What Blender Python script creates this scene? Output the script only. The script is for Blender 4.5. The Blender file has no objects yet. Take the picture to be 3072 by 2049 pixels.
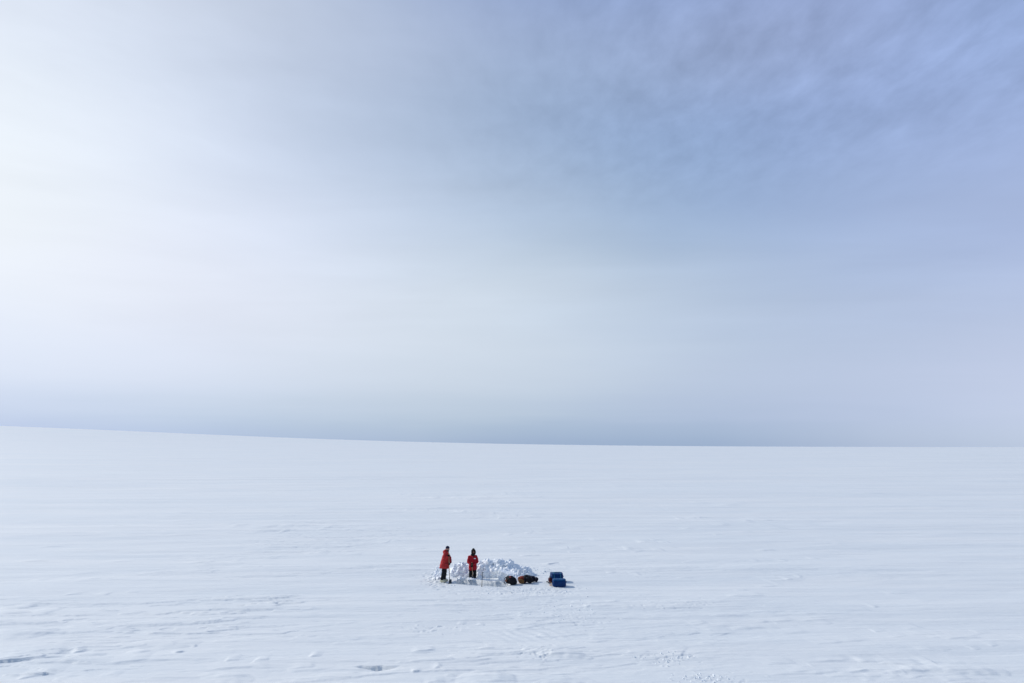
import bpy, bmesh, math, random
import numpy as np
from mathutils import Vector, Matrix, Euler

R = math.radians
random.seed(7)
rng = np.random.default_rng(11)
scene = bpy.context.scene
COL = scene.collection

# ------------------------------------------------------------------ camera
CAM_H = 7.1
PITCH = math.atan((1341 - 1024.5) / 2048.0)
cam_d = bpy.data.cameras.new("camera")
cam_d.sensor_width = 36.0
cam_d.lens = 24.0
cam_d.clip_start = 0.1
cam_d.clip_end = 30000.0
cam = bpy.data.objects.new("camera", cam_d)
cam.location = (0, 0, CAM_H)
cam.rotation_euler = (R(90) + PITCH, 0, 0)
COL.objects.link(cam)
scene.camera = cam

# ------------------------------------------------------------------ light
SUN_EL = 36.0
SUN_AZ = -66.0            # degrees from +Y, negative = to the left
sd = bpy.data.lights.new("sun", 'SUN')
sd.energy = 2.6
sd.angle = R(2.4)
sd.color = (1.0, 0.97, 0.93)
sun = bpy.data.objects.new("sun", sd)
to_sun = Vector((math.sin(R(SUN_AZ)) * math.cos(R(SUN_EL)),
                 math.cos(R(SUN_AZ)) * math.cos(R(SUN_EL)), math.sin(R(SUN_EL))))
sun.rotation_euler = to_sun.to_track_quat('Z', 'Y').to_euler()
sun.location = (-30, 20, 40)
COL.objects.link(sun)

scene.view_settings.view_transform = 'Standard'
scene.view_settings.look = 'None'
scene.view_settings.gamma = 1.0
scene.view_settings.exposure = 0.0

# ------------------------------------------------------------------ world: blue sky under a veil of high cloud
def s2l(c):
    out = []
    for v in c:
        v /= 255.0
        out.append(v / 12.92 if v <= 0.04045 else ((v + 0.055) / 1.055) ** 2.4)
    return out

SKY_STRENGTH = 0.1
def build_world():
    w = bpy.data.worlds.new("World")
    scene.world = w
    w.use_nodes = True
    nt = w.node_tree
    nt.nodes.clear()
    N = nt.nodes.new
    L = nt.links.new
    def val(sock, v):
        if hasattr(v, 'is_output'): L(v, sock)
        else: sock.default_value = v
    def M(op, a, b=None, clamp=False):
        n = N('ShaderNodeMath'); n.operation = op; n.use_clamp = clamp
        val(n.inputs[0], a)
        if b is not None: val(n.inputs[1], b)
        return n.outputs[0]
    def MR(x, a, b, c=0.0, d=1.0, smooth=True):
        n = N('ShaderNodeMapRange')
        n.interpolation_type = 'SMOOTHSTEP' if smooth else 'LINEAR'
        L(x, n.inputs['Value'])
        n.inputs['From Min'].default_value = a; n.inputs['From Max'].default_value = b
        n.inputs['To Min'].default_value = c; n.inputs['To Max'].default_value = d
        return n.outputs['Result']
    def MIX(f, a, b):
        n = N('ShaderNodeMix'); n.data_type = 'RGBA'
        val(n.inputs['Factor'], f)
        val(n.inputs['A'], a); val(n.inputs['B'], b)
        return n.outputs['Result']
    tc = N('ShaderNodeTexCoord')
    sep = N('ShaderNodeSeparateXYZ'); L(tc.outputs['Generated'], sep.inputs[0])
    X, Y, Z = sep.outputs
    az = M('MULTIPLY', M('ARCTAN2', X, Y), 180 / math.pi)
    el = M('MULTIPLY', M('ARCSINE', Z), 180 / math.pi)
    # the sheet of cloud seen in perspective: coordinates on a plane overhead
    zz = M('MAXIMUM', Z, 0.03)
    zz = M('ADD', zz, 0.05)
    cx = M('DIVIDE', X, zz); cy = M('DIVIDE', Y, zz)
    cmb = N('ShaderNodeCombineXYZ'); L(cx, cmb.inputs[0]); L(cy, cmb.inputs[1])
    def noise(scale, detail, rough, sx=1, sy=1, dist=0.0, rot=0.0, loc=(0, 0, 0)):
        mp = N('ShaderNodeMapping'); L(cmb.outputs[0], mp.inputs['Vector'])
        mp.inputs['Scale'].default_value = (sx, sy, 1)
        mp.inputs['Rotation'].default_value = (0, 0, rot)
        mp.inputs['Location'].default_value = loc
        n = N('ShaderNodeTexNoise'); L(mp.outputs[0], n.inputs['Vector'])
        n.inputs['Scale'].default_value = scale
        n.inputs['Detail'].default_value = detail
        n.inputs['Roughness'].default_value = rough
        n.inputs['Distortion'].default_value = dist
        return n.outputs['Fac']
    broad = noise(0.45, 3, 0.5, 0.6, 1.0, 0.4, R(12))
    # warp of the veil so that the bands wander
    wob = M('MULTIPLY', M('SUBTRACT', broad, 0.5), 10.0)
    el2 = M('ADD', el, M('MULTIPLY', M('MULTIPLY', M('SUBTRACT', noise(0.55, 3, 0.5, 0.8, 0.9, 0.3, R(-35), (5, 2, 0)), 0.5), 9.0), MR(el, 4.0, 16.0, 0.12, 1.0)))
    az2 = M('ADD', az, wob)
    # veil brightness by direction: columns (azimuth) of elevation ramps
    els = [0.0, 0.9, 2.2, 5.2, 10.5, 17.0, 24.5, 30.0, 35.0, 60.0]
    cols = VEIL
    def ramp(cl):
        cr = N('ShaderNodeValToRGB')
        cr.color_ramp.interpolation = 'B_SPLINE'
        e = cr.color_ramp.elements
        while len(e) < len(els): e.new(0.5)
        for i, (ev, c) in enumerate(zip(els, cl)):
            e[i].position = ev / 60.0
            e[i].color = (*s2l(c), 1)
        L(M('DIVIDE', el2, 60.0, True), cr.inputs[0])
        return cr.outputs[0]
    keys = sorted(cols)
    acc = None; wsum = None
    for k in keys:
        d = M('DIVIDE', M('SUBTRACT', az2, k), 8.2)
        w_ = M('EXPONENT', M('MULTIPLY', M('MULTIPLY', d, d), -0.5))
        sc_ = N('ShaderNodeVectorMath'); sc_.operation = 'SCALE'
        L(ramp(cols[k]), sc_.inputs[0]); L(w_, sc_.inputs['Scale'])
        if acc is None: acc, wsum = sc_.outputs[0], w_
        else:
            ad = N('ShaderNodeVectorMath'); ad.operation = 'ADD'
            L(acc, ad.inputs[0]); L(sc_.outputs[0], ad.inputs[1]); acc = ad.outputs[0]
            wsum = M('ADD', wsum, w_)
    dv = N('ShaderNodeVectorMath'); dv.operation = 'SCALE'
    L(acc, dv.inputs[0]); L(M('DIVIDE', 1.0, M('MAXIMUM', wsum, 1e-12)), dv.inputs['Scale']); acc = dv.outputs[0]
    veil = N('ShaderNodeVectorMath'); veil.operation = 'SCALE'
    L(acc, veil.inputs[0]); veil.inputs['Scale'].default_value = 1.0 / SKY_STRENGTH
    # cloud texture: mottled high cloud, upper right; streaks elsewhere
    mott = noise(6.5, 5, 0.58, 1.8, 1.0, 0.2, R(-22))
    mott2 = noise(2.0, 3, 0.5, 1.3, 1.2, 0.2, R(-30), (3, 1, 0))
    streak = noise(1.1, 5, 0.5, 0.35, 1.6, 0.6, R(8), (7, 2, 0))
    mmask = M('MULTIPLY', MR(el, 16.0, 27.0, 0.0, 1.0), MR(az, -14.0, 18.0, 0.1, 1.0))
    smask = M('MULTIPLY', MR(az, -34.0, 6.0, 0.25, 1.0), MR(el, 5.0, 16.0, 0.12, 1.0))
    t = M('MULTIPLY', M('MULTIPLY', M('SUBTRACT', mott, 0.5), 0.46), mmask)
    t = M('ADD', t, M('MULTIPLY', M('MULTIPLY', M('SUBTRACT', mott2, 0.5), 0.15), mmask))
    t = M('ADD', t, M('MULTIPLY', M('MULTIPLY', M('SUBTRACT', streak, 0.5), 0.15), smask))
    # faint fibres of the veil, combed down to the right
    mf = N('ShaderNodeMapping'); mf.inputs['Rotation'].default_value = (0, 0, R(11)); mf.inputs['Scale'].default_value = (0.035, 0.17, 1)
    cf = N('ShaderNodeCombineXYZ'); L(az, cf.inputs[0]); L(el, cf.inputs[1]); L(cf.outputs[0], mf.inputs['Vector'])
    nf = N('ShaderNodeTexNoise'); L(mf.outputs[0], nf.inputs['Vector']); nf.inputs['Scale'].default_value = 1.0
    nf.inputs['Detail'].default_value = 6; nf.inputs['Roughness'].default_value = 0.5; nf.inputs['Distortion'].default_value = 0.3
    t = M('ADD', t, M('MULTIPLY', M('MULTIPLY', M('SUBTRACT', nf.outputs['Fac'], 0.5), 0.22), MR(el, 3.0, 12.0, 0.2, 1.0)))
    fac = M('ADD', M('ADD', 1.0, t), M('MULTIPLY', mmask, 0.05))
    tex = N('ShaderNodeVectorMath'); tex.operation = 'SCALE'
    L(veil.outputs[0], tex.inputs[0]); L(fac, tex.inputs['Scale'])
    # thin places show a little more of the blue sky
    sky = N('ShaderNodeTexSky'); sky.sky_type = 'NISHITA'
    sky.sun_disc = False
    sky.sun_elevation = R(SUN_EL); sky.sun_rotation = R(SUN_AZ)
    sky.altitude = 1500; sky.air_density = 1.0; sky.dust_density = 0.6; sky.ozone_density = 1.5
    thin = M('MULTIPLY', MR(el, 12.0, 30.0), M('SUBTRACT', 0.08, M('MULTIPLY', t, 0.25), True))
    colr = MIX(thin, tex.outputs[0], sky.outputs[0])
    bg = N('ShaderNodeBackground'); L(colr, bg.inputs['Color'])
    bg.inputs['Strength'].default_value = SKY_STRENGTH
    out = N('ShaderNodeOutputWorld'); L(bg.outputs[0], out.inputs['Surface'])

# sRGB of the veil, from the horizon up (elevations in build_world)
VEIL = {
 -145: [(165,182,208),(165,182,208),(165,182,208),(160,180,208),(150,171,202),(138,162,197),(124,151,190),(114,143,184),(106,137,180),(84,116,160)],
 -115: [(176,192,219),(179,195,221),(181,196,222),(189,204,226),(192,205,226),(191,205,225),(185,200,222),(178,194,218),(171,189,215),(120,148,188)],
 -90: [(191,206,233),(197,211,237),(200,213,239),(226,236,252),(242,248,254),(252,254,254),(254,254,254),(245,249,254),(239,244,254),(156,180,216)],
 -64: [(192,207,233),(197,211,237),(200,213,239),(226,235,251),(241,247,254),(251,254,254),(251,254,254),(242,247,254),(237,243,253),(155,179,215)],
 -51: [(183,200,231),(188,204,234),(200,214,239),(225,234,250),(240,246,254),(248,253,254),(243,249,254),(235,242,253),(233,240,252),(152,177,214)],
 -38: [(185,201,231),(190,204,234),(201,214,238),(224,233,249),(238,244,254),(245,251,254),(236,244,254),(229,237,251),(229,237,251),(150,175,212)],
 -25.5: [(175,193,223),(182,199,226),(194,210,230),(218,227,245),(231,235,250),(227,233,250),(211,222,242),(205,215,233),(202,213,230),(144,170,210)],
 -13: [(168,185,211),(175,192,215),(184,200,219),(208,219,234),(218,228,240),(209,220,238),(186,203,227),(188,201,226),(180,194,219),(137,162,205)],
 0: [(157,176,205),(168,187,211),(179,197,216),(205,217,231),(211,222,235),(198,213,228),(158,179,210),(158,179,210),(152,168,205),(134,159,203)],
 13: [(152,174,204),(162,182,209),(171,188,216),(189,203,223),(189,205,225),(163,185,212),(130,158,199),(156,174,208),(145,165,207),(121,149,196)],
 26: [(171,186,212),(178,193,217),(179,194,221),(186,199,224),(178,195,223),(160,180,214),(144,166,210),(159,174,212),(154,170,213),(116,144,193)],
 38.5: [(192,205,226),(198,210,230),(199,210,234),(199,209,233),(183,198,229),(167,184,223),(157,177,220),(148,170,215),(148,170,215),(114,142,193)],
 51: [(191,204,225),(196,209,228),(197,208,232),(196,207,232),(180,195,227),(163,181,219),(153,174,216),(145,168,211),(142,165,210),(110,139,187)],
 64: [(189,203,223),(194,207,226),(194,206,230),(193,205,230),(177,192,224),(160,178,215),(150,171,212),(142,165,208),(136,161,205),(107,136,182)],
 77: [(187,201,221),(191,205,224),(191,204,227),(189,202,228),(173,189,221),(156,175,211),(146,169,208),(138,162,204),(130,156,200),(104,134,177)],
 100: [(176,190,216),(176,191,217),(176,192,217),(174,190,218),(162,180,212),(147,168,204),(133,156,198),(124,150,193),(116,144,189),(90,121,166)],
 125: [(165,182,208),(165,182,208),(165,182,208),(160,180,208),(150,171,202),(138,162,197),(124,151,190),(114,143,184),(106,137,180),(84,116,160)],
 155: [(165,182,208),(165,182,208),(165,182,208),(160,180,208),(150,171,202),(138,162,197),(124,151,190),(114,143,184),(106,137,180),(84,116,160)],
}
build_world()

# ------------------------------------------------------------------ helpers
def unproject(px, py, z=0.0):
    """point of the photograph (3072 wide) -> world point on the level z"""
    d = Vector(((px - 1536) / 2048.0, 1.0, -(py - 1024.5) / 2048.0))
    c, s = math.cos(PITCH), math.sin(PITCH)
    wy = d.y * c - d.z * s
    wz = d.y * s + d.z * c
    t = (z - CAM_H) / wz
    return Vector((d.x * t, wy * t, z))

def tag(o, label=None, cat=None, group=None, kind=None):
    if label: o['label'] = label
    if cat: o['category'] = cat
    if group: o['group'] = group
    if kind: o['kind'] = kind
    return o

def empty(name, loc, rz=0.0):
    o = bpy.data.objects.new(name, None)
    o.empty_display_size = 0.2
    o.location = loc; o.rotation_euler = (0, 0, rz)
    COL.objects.link(o)
    return o

def link_mesh(name, me, mat, parent=None, smooth=True):
    if smooth:
        me.polygons.foreach_set('use_smooth', [True] * len(me.polygons))
    o = bpy.data.objects.new(name, me)
    if mat: me.materials.append(mat)
    COL.objects.link(o)
    if parent: o.parent = parent
    return o

def new_mesh(name, verts, faces):
    me = bpy.data.meshes.new(name)
    me.from_pydata([tuple(v) for v in verts], [], faces)
    me.update()
    return me

class Geo:
    """collects shapes, then links them as one mesh"""
    def __init__(self): self.v = []; self.f = []
    def add(self, vs, fs):
        n = len(self.v)
        self.v += [Vector(p) for p in vs]
        self.f += [tuple(i + n for i in f) for f in fs]
    def loft(self, pts, rad, side=None, seg=16, cap=True, power=1.0):
        """elliptic rings along a path; rad = (a, b) with a along `side`"""
        pts = [Vector(p) for p in pts]
        vs = []; fs = []
        prev = None
        for i, p in enumerate(pts):
            if i == 0: d = pts[1] - pts[0]
            elif i == len(pts) - 1: d = pts[-1] - pts[-2]
            else: d = pts[i + 1] - pts[i - 1]
            d.normalize()
            s = Vector(side) if side is not None else (prev if prev is not None else
                (Vector((0, 1, 0)) if abs(d.y) < 0.9 else Vector((1, 0, 0))))
            s = (s - d * s.dot(d))
            if s.length < 1e-6: s = Vector((1, 0, 0)) - d * d.x
            s.normalize(); prev = s
            t = d.cross(s)
            r = rad[i]
            a, b = (r, r) if not isinstance(r, (tuple, list)) else r
            for k in range(seg):
                an = 2 * math.pi * k / seg
                ca, sa = math.cos(an), math.sin(an)
                if power != 1.0:
                    ca = math.copysign(abs(ca) ** power, ca); sa = math.copysign(abs(sa) ** power, sa)
                vs.append(p + s * (a * ca) + t * (b * sa))
        for i in range(len(pts) - 1):
            for k in range(seg):
                k2 = (k + 1) % seg
                fs.append((i * seg + k, i * seg + k2, (i + 1) * seg + k2, (i + 1) * seg + k))
        if cap:
            fs.append(tuple(reversed(range(seg))))
            m = (len(pts) - 1) * seg
            fs.append(tuple(range(m, m + seg)))
        self.add(vs, fs)
    def cap(self, p0, p1, r0, r1=None, seg=14):
        """tapered capsule"""
        p0 = Vector(p0); p1 = Vector(p1)
        if r1 is None: r1 = r0
        d = (p1 - p0).normalized()
        P = []; Rr = []
        for a in (-80, -60, -35, 0):
            P.append(p0 + d * (r0 * math.sin(R(a)))); Rr.append(r0 * math.cos(R(a)))
        for a in (0, 35, 60, 80):
            P.append(p1 + d * (r1 * math.sin(R(a)))); Rr.append(r1 * math.cos(R(a)))
        self.loft(P, Rr, seg=seg)
    def ell(self, c, r, rot=None, seg=18):
        c = Vector(c); vs = []; fs = []
        n = seg // 2
        m = rot if rot is not None else Matrix.Identity(3)
        vs.append(c + m @ Vector((0, 0, -r[2])))
        for i in range(1, n):
            ph = -math.pi / 2 + math.pi * i / n
            for k in range(seg):
                th = 2 * math.pi * k / seg
                vs.append(c + m @ Vector((r[0] * math.cos(ph) * math.cos(th), r[1] * math.cos(ph) * math.sin(th), r[2] * math.sin(ph))))
        vs.append(c + m @ Vector((0, 0, r[2])))
        for k in range(seg):
            fs.append((0, 1 + (k + 1) % seg, 1 + k))
            fs.append((len(vs) - 1, 1 + (n - 2) * seg + k, 1 + (n - 2) * seg + (k + 1) % seg))
        for i in range(n - 2):
            for k in range(seg):
                a = 1 + i * seg + k; b = 1 + i * seg + (k + 1) % seg
                fs.append((a, b, b + seg, a + seg))
        self.add(vs, fs)
    def box(self, c, s, rot=None):
        m = rot if rot is not None else Matrix.Identity(3)
        c = Vector(c)
        vs = [c + m @ Vector((x * s[0] / 2, y * s[1] / 2, z * s[2] / 2)) for x in (-1, 1) for y in (-1, 1) for z in (-1, 1)]
        self.add(vs, [(0, 1, 3, 2), (4, 6, 7, 5), (0, 4, 5, 1), (2, 3, 7, 6), (0, 2, 6, 4), (1, 5, 7, 3)])
    def tube(self, pts, r, seg=8):
        self.loft(pts, [r] * len(pts), seg=seg)
    def build(self, name, mat, parent=None, smooth=True, voxel=None, smooth_iter=0, folds=None, bevel=None, sub=0):
        me = new_mesh(name, self.v, self.f)
        if voxel or bevel or sub:
            tmp = bpy.data.objects.new("tmp", me); COL.objects.link(tmp)
            if bevel:
                b = tmp.modifiers.new("b", 'BEVEL'); b.width = bevel; b.segments = 3; b.limit_method = 'ANGLE'
            if sub:
                b = tmp.modifiers.new("s", 'SUBSURF'); b.levels = sub; b.render_levels = sub
            if voxel:
                r_ = tmp.modifiers.new("r", 'REMESH'); r_.mode = 'VOXEL'; r_.voxel_size = voxel
                if smooth_iter:
                    q = tmp.modifiers.new("q", 'SMOOTH'); q.factor = 0.5; q.iterations = smooth_iter
            dg = bpy.context.evaluated_depsgraph_get()
            dg.update()
            me2 = bpy.data.meshes.new_from_object(tmp.evaluated_get(dg))
            bpy.data.objects.remove(tmp)
            bpy.data.meshes.remove(me)
            me = me2; me.name = name
            me.materials.clear()
        if folds:
            amp, scale, seed = folds[:3]
            n = len(me.vertices)
            co = np.empty(n * 3); me.vertices.foreach_get('co', co); co = co.reshape(-1, 3)
            no = np.empty(n * 3); me.vertices.foreach_get('normal', no); no = no.reshape(-1, 3)
            sc = np.array(scale)
            h = noise3(co / sc + seed * 13.7) + 0.5 * noise3(co / sc * 2.1 + seed * 5.1)
            co = co + no * (h * amp)[:, None]
            me.vertices.foreach_set('co', co.ravel()); me.update()
        return link_mesh(name, me, mat, parent, smooth)

# numpy noise ---------------------------------------------------------
def _h(ix, iy, iz=0):
    n = (ix * 374761393 + iy * 668265263 + iz * 2147483647 + 1013904223) & 0xFFFFFFFF
    n = ((n ^ (n >> 13)) * 1274126177) & 0xFFFFFFFF
    n = ((n ^ (n >> 16)) * 2246822519) & 0xFFFFFFFF
    return ((n ^ (n >> 15)) & 0xFFFF) / 32767.5 - 1.0
def noise2(x, y):
    x0 = np.floor(x); y0 = np.floor(y)
    fx = x - x0; fy = y - y0
    ix = x0.astype(np.int64); iy = y0.astype(np.int64)
    u = fx * fx * fx * (fx * (fx * 6 - 15) + 10); v = fy * fy * fy * (fy * (fy * 6 - 15) + 10)
    def g(a, b, dx, dy):
        an = _h(a, b) * math.pi
        return np.cos(an) * dx + np.sin(an) * dy
    n00 = g(ix, iy, fx, fy); n10 = g(ix + 1, iy, fx - 1, fy)
    n01 = g(ix, iy + 1, fx, fy - 1); n11 = g(ix + 1, iy + 1, fx - 1, fy - 1)
    return 1.5 * ((n00 * (1 - u) + n10 * u) * (1 - v) + (n01 * (1 - u) + n11 * u) * v)
def fbm2(x, y, o=4, g=0.5):
    s = 0; a = 1
    for i in range(o):
        s = s + a * noise2(x + 17.3 * i, y - 9.1 * i); x = x * 2.03; y = y * 2.03; a *= g
    return s
def noise3(p):
    f = np.floor(p); fr = p - f; i = f.astype(np.int64)
    w = fr * fr * (3 - 2 * fr)
    r = 0
    for a in (0, 1):
        for b in (0, 1):
            for c in (0, 1):
                wt = (w[:, 0] if a else 1 - w[:, 0]) * (w[:, 1] if b else 1 - w[:, 1]) * (w[:, 2] if c else 1 - w[:, 2])
                r = r + wt * _h(i[:, 0] + a, i[:, 1] + b, i[:, 2] + c + 7)
    return r
def sstep(x, a, b):
    t = np.clip((x - a) / (b - a), 0, 1)
    return t * t * (3 - 2 * t)

# ------------------------------------------------------------------ materials
def mat(name, col, rough=0.8, bump=0.0, scale=30.0, var=0.0, metal=0.0, sss=0.0, spec=0.15):
    m = bpy.data.materials.new(name); m.use_nodes = True
    nt = m.node_tree; b = nt.nodes['Principled BSDF']
    b.inputs['Base Color'].default_value = (*col, 1)
    b.inputs['Roughness'].default_value = rough
    b.inputs['Metallic'].default_value = metal
    b.inputs['Specular IOR Level'].default_value = spec
    if sss:
        b.inputs['Subsurface Weight'].default_value = sss
        b.inputs['Subsurface Radius'].default_value = (0.03, 0.05, 0.08)
        b.inputs['Subsurface Scale'].default_value = 1.0
    tc = nt.nodes.new('ShaderNodeTexCoord')
    n = nt.nodes.new('ShaderNodeTexNoise'); n.inputs['Scale'].default_value = scale
    n.inputs['Detail'].default_value = 5
    nt.links.new(tc.outputs['Object'], n.inputs['Vector'])
    if var:
        mx = nt.nodes.new('ShaderNodeMix'); mx.data_type = 'RGBA'
        mx.inputs['A'].default_value = (*[c * (1 - var) for c in col], 1)
        mx.inputs['B'].default_value = (*[min(1, c * (1 + var)) for c in col], 1)
        nt.links.new(n.outputs['Fac'], mx.inputs['Factor'])
        nt.links.new(mx.outputs['Result'], b.inputs['Base Color'])
    if bump:
        bp = nt.nodes.new('ShaderNodeBump'); bp.inputs['Strength'].default_value = bump
        bp.inputs['Distance'].default_value = 0.01
        nt.links.new(n.outputs['Fac'], bp.inputs['Height'])
        nt.links.new(bp.outputs[0], b.inputs['Normal'])
    return m

SNOW = (0.768, 0.787, 0.775)
def snow_ground_material():
    m = bpy.data.materials.new("wind_packed_snow"); m.use_nodes = True
    nt = m.node_tree; b = nt.nodes['Principled BSDF']
    N = nt.nodes.new; L = nt.links.new
    tc = N('ShaderNodeTexCoord')
    def noise(sx, sy, scale, detail, rot=R(-8)):
        mp = N('ShaderNodeMapping'); L(tc.outputs['Object'], mp.inputs['Vector'])
        mp.inputs['Scale'].default_value = (sx, sy, 1); mp.inputs['Rotation'].default_value = (0, 0, rot)
        n = N('ShaderNodeTexNoise'); L(mp.outputs[0], n.inputs['Vector'])
        n.inputs['Scale'].default_value = scale; n.inputs['Detail'].default_value = detail
        n.inputs['Roughness'].default_value = 0.55
        return n.outputs['Fac']
    # glazed crust and soft drift differ slightly in tint
    n1 = noise(0.25, 1.0, 0.35, 6)
    n2 = noise(0.12, 0.5, 0.12, 5)
    mx = N('ShaderNodeMix'); mx.data_type = 'RGBA'
    cr = N('ShaderNodeMath'); cr.operation = 'ADD'; L(n1, cr.inputs[0]); L(n2, cr.inputs[1])
    mr = N('ShaderNodeMapRange'); L(cr.outputs[0], mr.inputs['Value'])
    mr.inputs['From Min'].default_value = 0.8; mr.inputs['From Max'].default_value = 1.2
    L(mr.outputs[0], mx.inputs['Factor'])
    mx.inputs['A'].default_value = (SNOW[0] * 0.96, SNOW[1] * 0.972, SNOW[2] * 0.985, 1)
    mx.inputs['B'].default_value = (SNOW[0] * 1.02, SNOW[1] * 1.01, SNOW[2] * 1.005, 1)
    L(mx.outputs['Result'], b.inputs['Base Color'])
    b.inputs['Roughness'].default_value = 0.62
    b.inputs['Specular IOR Level'].default_value = 0.35
    # bump, fine to coarse
    def bump(src, dist, strength, prev=None):
        bp = N('ShaderNodeBump'); bp.inputs['Distance'].default_value = dist
        bp.inputs['Strength'].default_value = strength
        L(src, bp.inputs['Height'])
        if prev: L(prev, bp.inputs['Normal'])
        return bp.outputs[0]
    p = bump(noise(0.05, 0.45, 0.3, 6), 1.4, 0.6)
    p = bump(noise(0.3, 1.3, 0.8, 6), 0.10, 0.55, p)
    p = bump(noise(0.8, 2.0, 4.0, 5), 0.02, 0.6, p)
    p = bump(noise(1, 1, 18.0, 4), 0.006, 0.5, p)
    L(p, b.inputs['Normal'])
    return m
M_GROUND = snow_ground_material()
M_SNOW = mat("shovelled_snow", (0.90, 0.92, 0.93), 0.6, 0.7, 22.0, 0.015, spec=0.35)
M_RED1 = mat("red_parka_cloth", (0.43, 0.034, 0.035), 0.75, 0.5, 40, 0.18)  # base red of the first person's parka
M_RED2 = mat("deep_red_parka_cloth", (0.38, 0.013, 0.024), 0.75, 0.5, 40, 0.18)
M_BLACK = mat("black_trouser_cloth", (0.012, 0.013, 0.016), 0.85, 0.5, 50, 0.3)
M_NAVY = mat("navy_knit", (0.010, 0.014, 0.045), 0.9, 0.6, 90, 0.3)
M_GLOVE = mat("black_glove", (0.010, 0.010, 0.013), 0.7, 0.4, 60, 0.3)
M_FUR = mat("dark_ruff", (0.020, 0.020, 0.020), 0.95, 1.0, 120, 0.5)
M_SKIN = mat("skin", (0.42, 0.25, 0.19), 0.55, 0.2, 80, 0.08, sss=0.1)
M_SHADED_SKIN = mat("shaded_skin", (0.20, 0.11, 0.08), 0.55, 0.2, 80, 0.08)  # second person's skin, darkened in colour for the shade on the face
M_EYE = mat("eye", (0.03, 0.02, 0.02), 0.2)
M_BOOT = mat("cream_rubber", (0.62, 0.60, 0.44), 0.6, 0.3, 40, 0.08)
M_WBOOT = mat("white_rubber", (0.72, 0.74, 0.76), 0.6, 0.3, 40, 0.05)
M_SOLE = mat("boot_sole", (0.40, 0.38, 0.28), 0.8)
M_WOOD = mat("ash_wood", (0.46, 0.30, 0.16), 0.6, 0.4, 60, 0.25)
M_STEEL = mat("dark_steel", (0.045, 0.06, 0.075), 0.5, 0.2, 40, 0.3, metal=0.4)
M_ALU = mat("grey_alloy", (0.13, 0.16, 0.19), 0.5, 0.1, 40, 0.2, metal=0.5)
M_PATCH = mat("white_patch", (0.85, 0.82, 0.84), 0.7)
M_BLUE = mat("blue_nylon", (0.003, 0.035, 0.135), 0.5, 0.5, 18, 0.35)
M_BLUE_HIGHLIT = mat("highlit_blue_nylon", (0.006, 0.070, 0.190), 0.5, 0.5, 18, 0.3)  # blue nylon with the highlight of the top put into its colour
M_TEAL = mat("teal_webbing", (0.03, 0.17, 0.24), 0.6, 0.3, 60, 0.15)
M_BAGBLK = mat("black_nylon", (0.010, 0.010, 0.014), 0.6, 0.5, 30, 0.3)
M_TAN = mat("tan_leather", (0.25, 0.10, 0.05), 0.7, 0.4, 30, 0.25)
M_RUST = mat("rust_red_cloth", (0.20, 0.035, 0.020), 0.8, 0.5, 30, 0.25)
M_OCHRE = mat("ochre_cloth", (0.19, 0.095, 0.035), 0.8, 0.4, 30, 0.25)
M_ORANGE = mat("orange_cord", (0.60, 0.30, 0.12), 0.7)
M_DNAVY = mat("dark_navy_nylon", (0.006, 0.008, 0.022), 0.6, 0.5, 30, 0.3)

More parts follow.
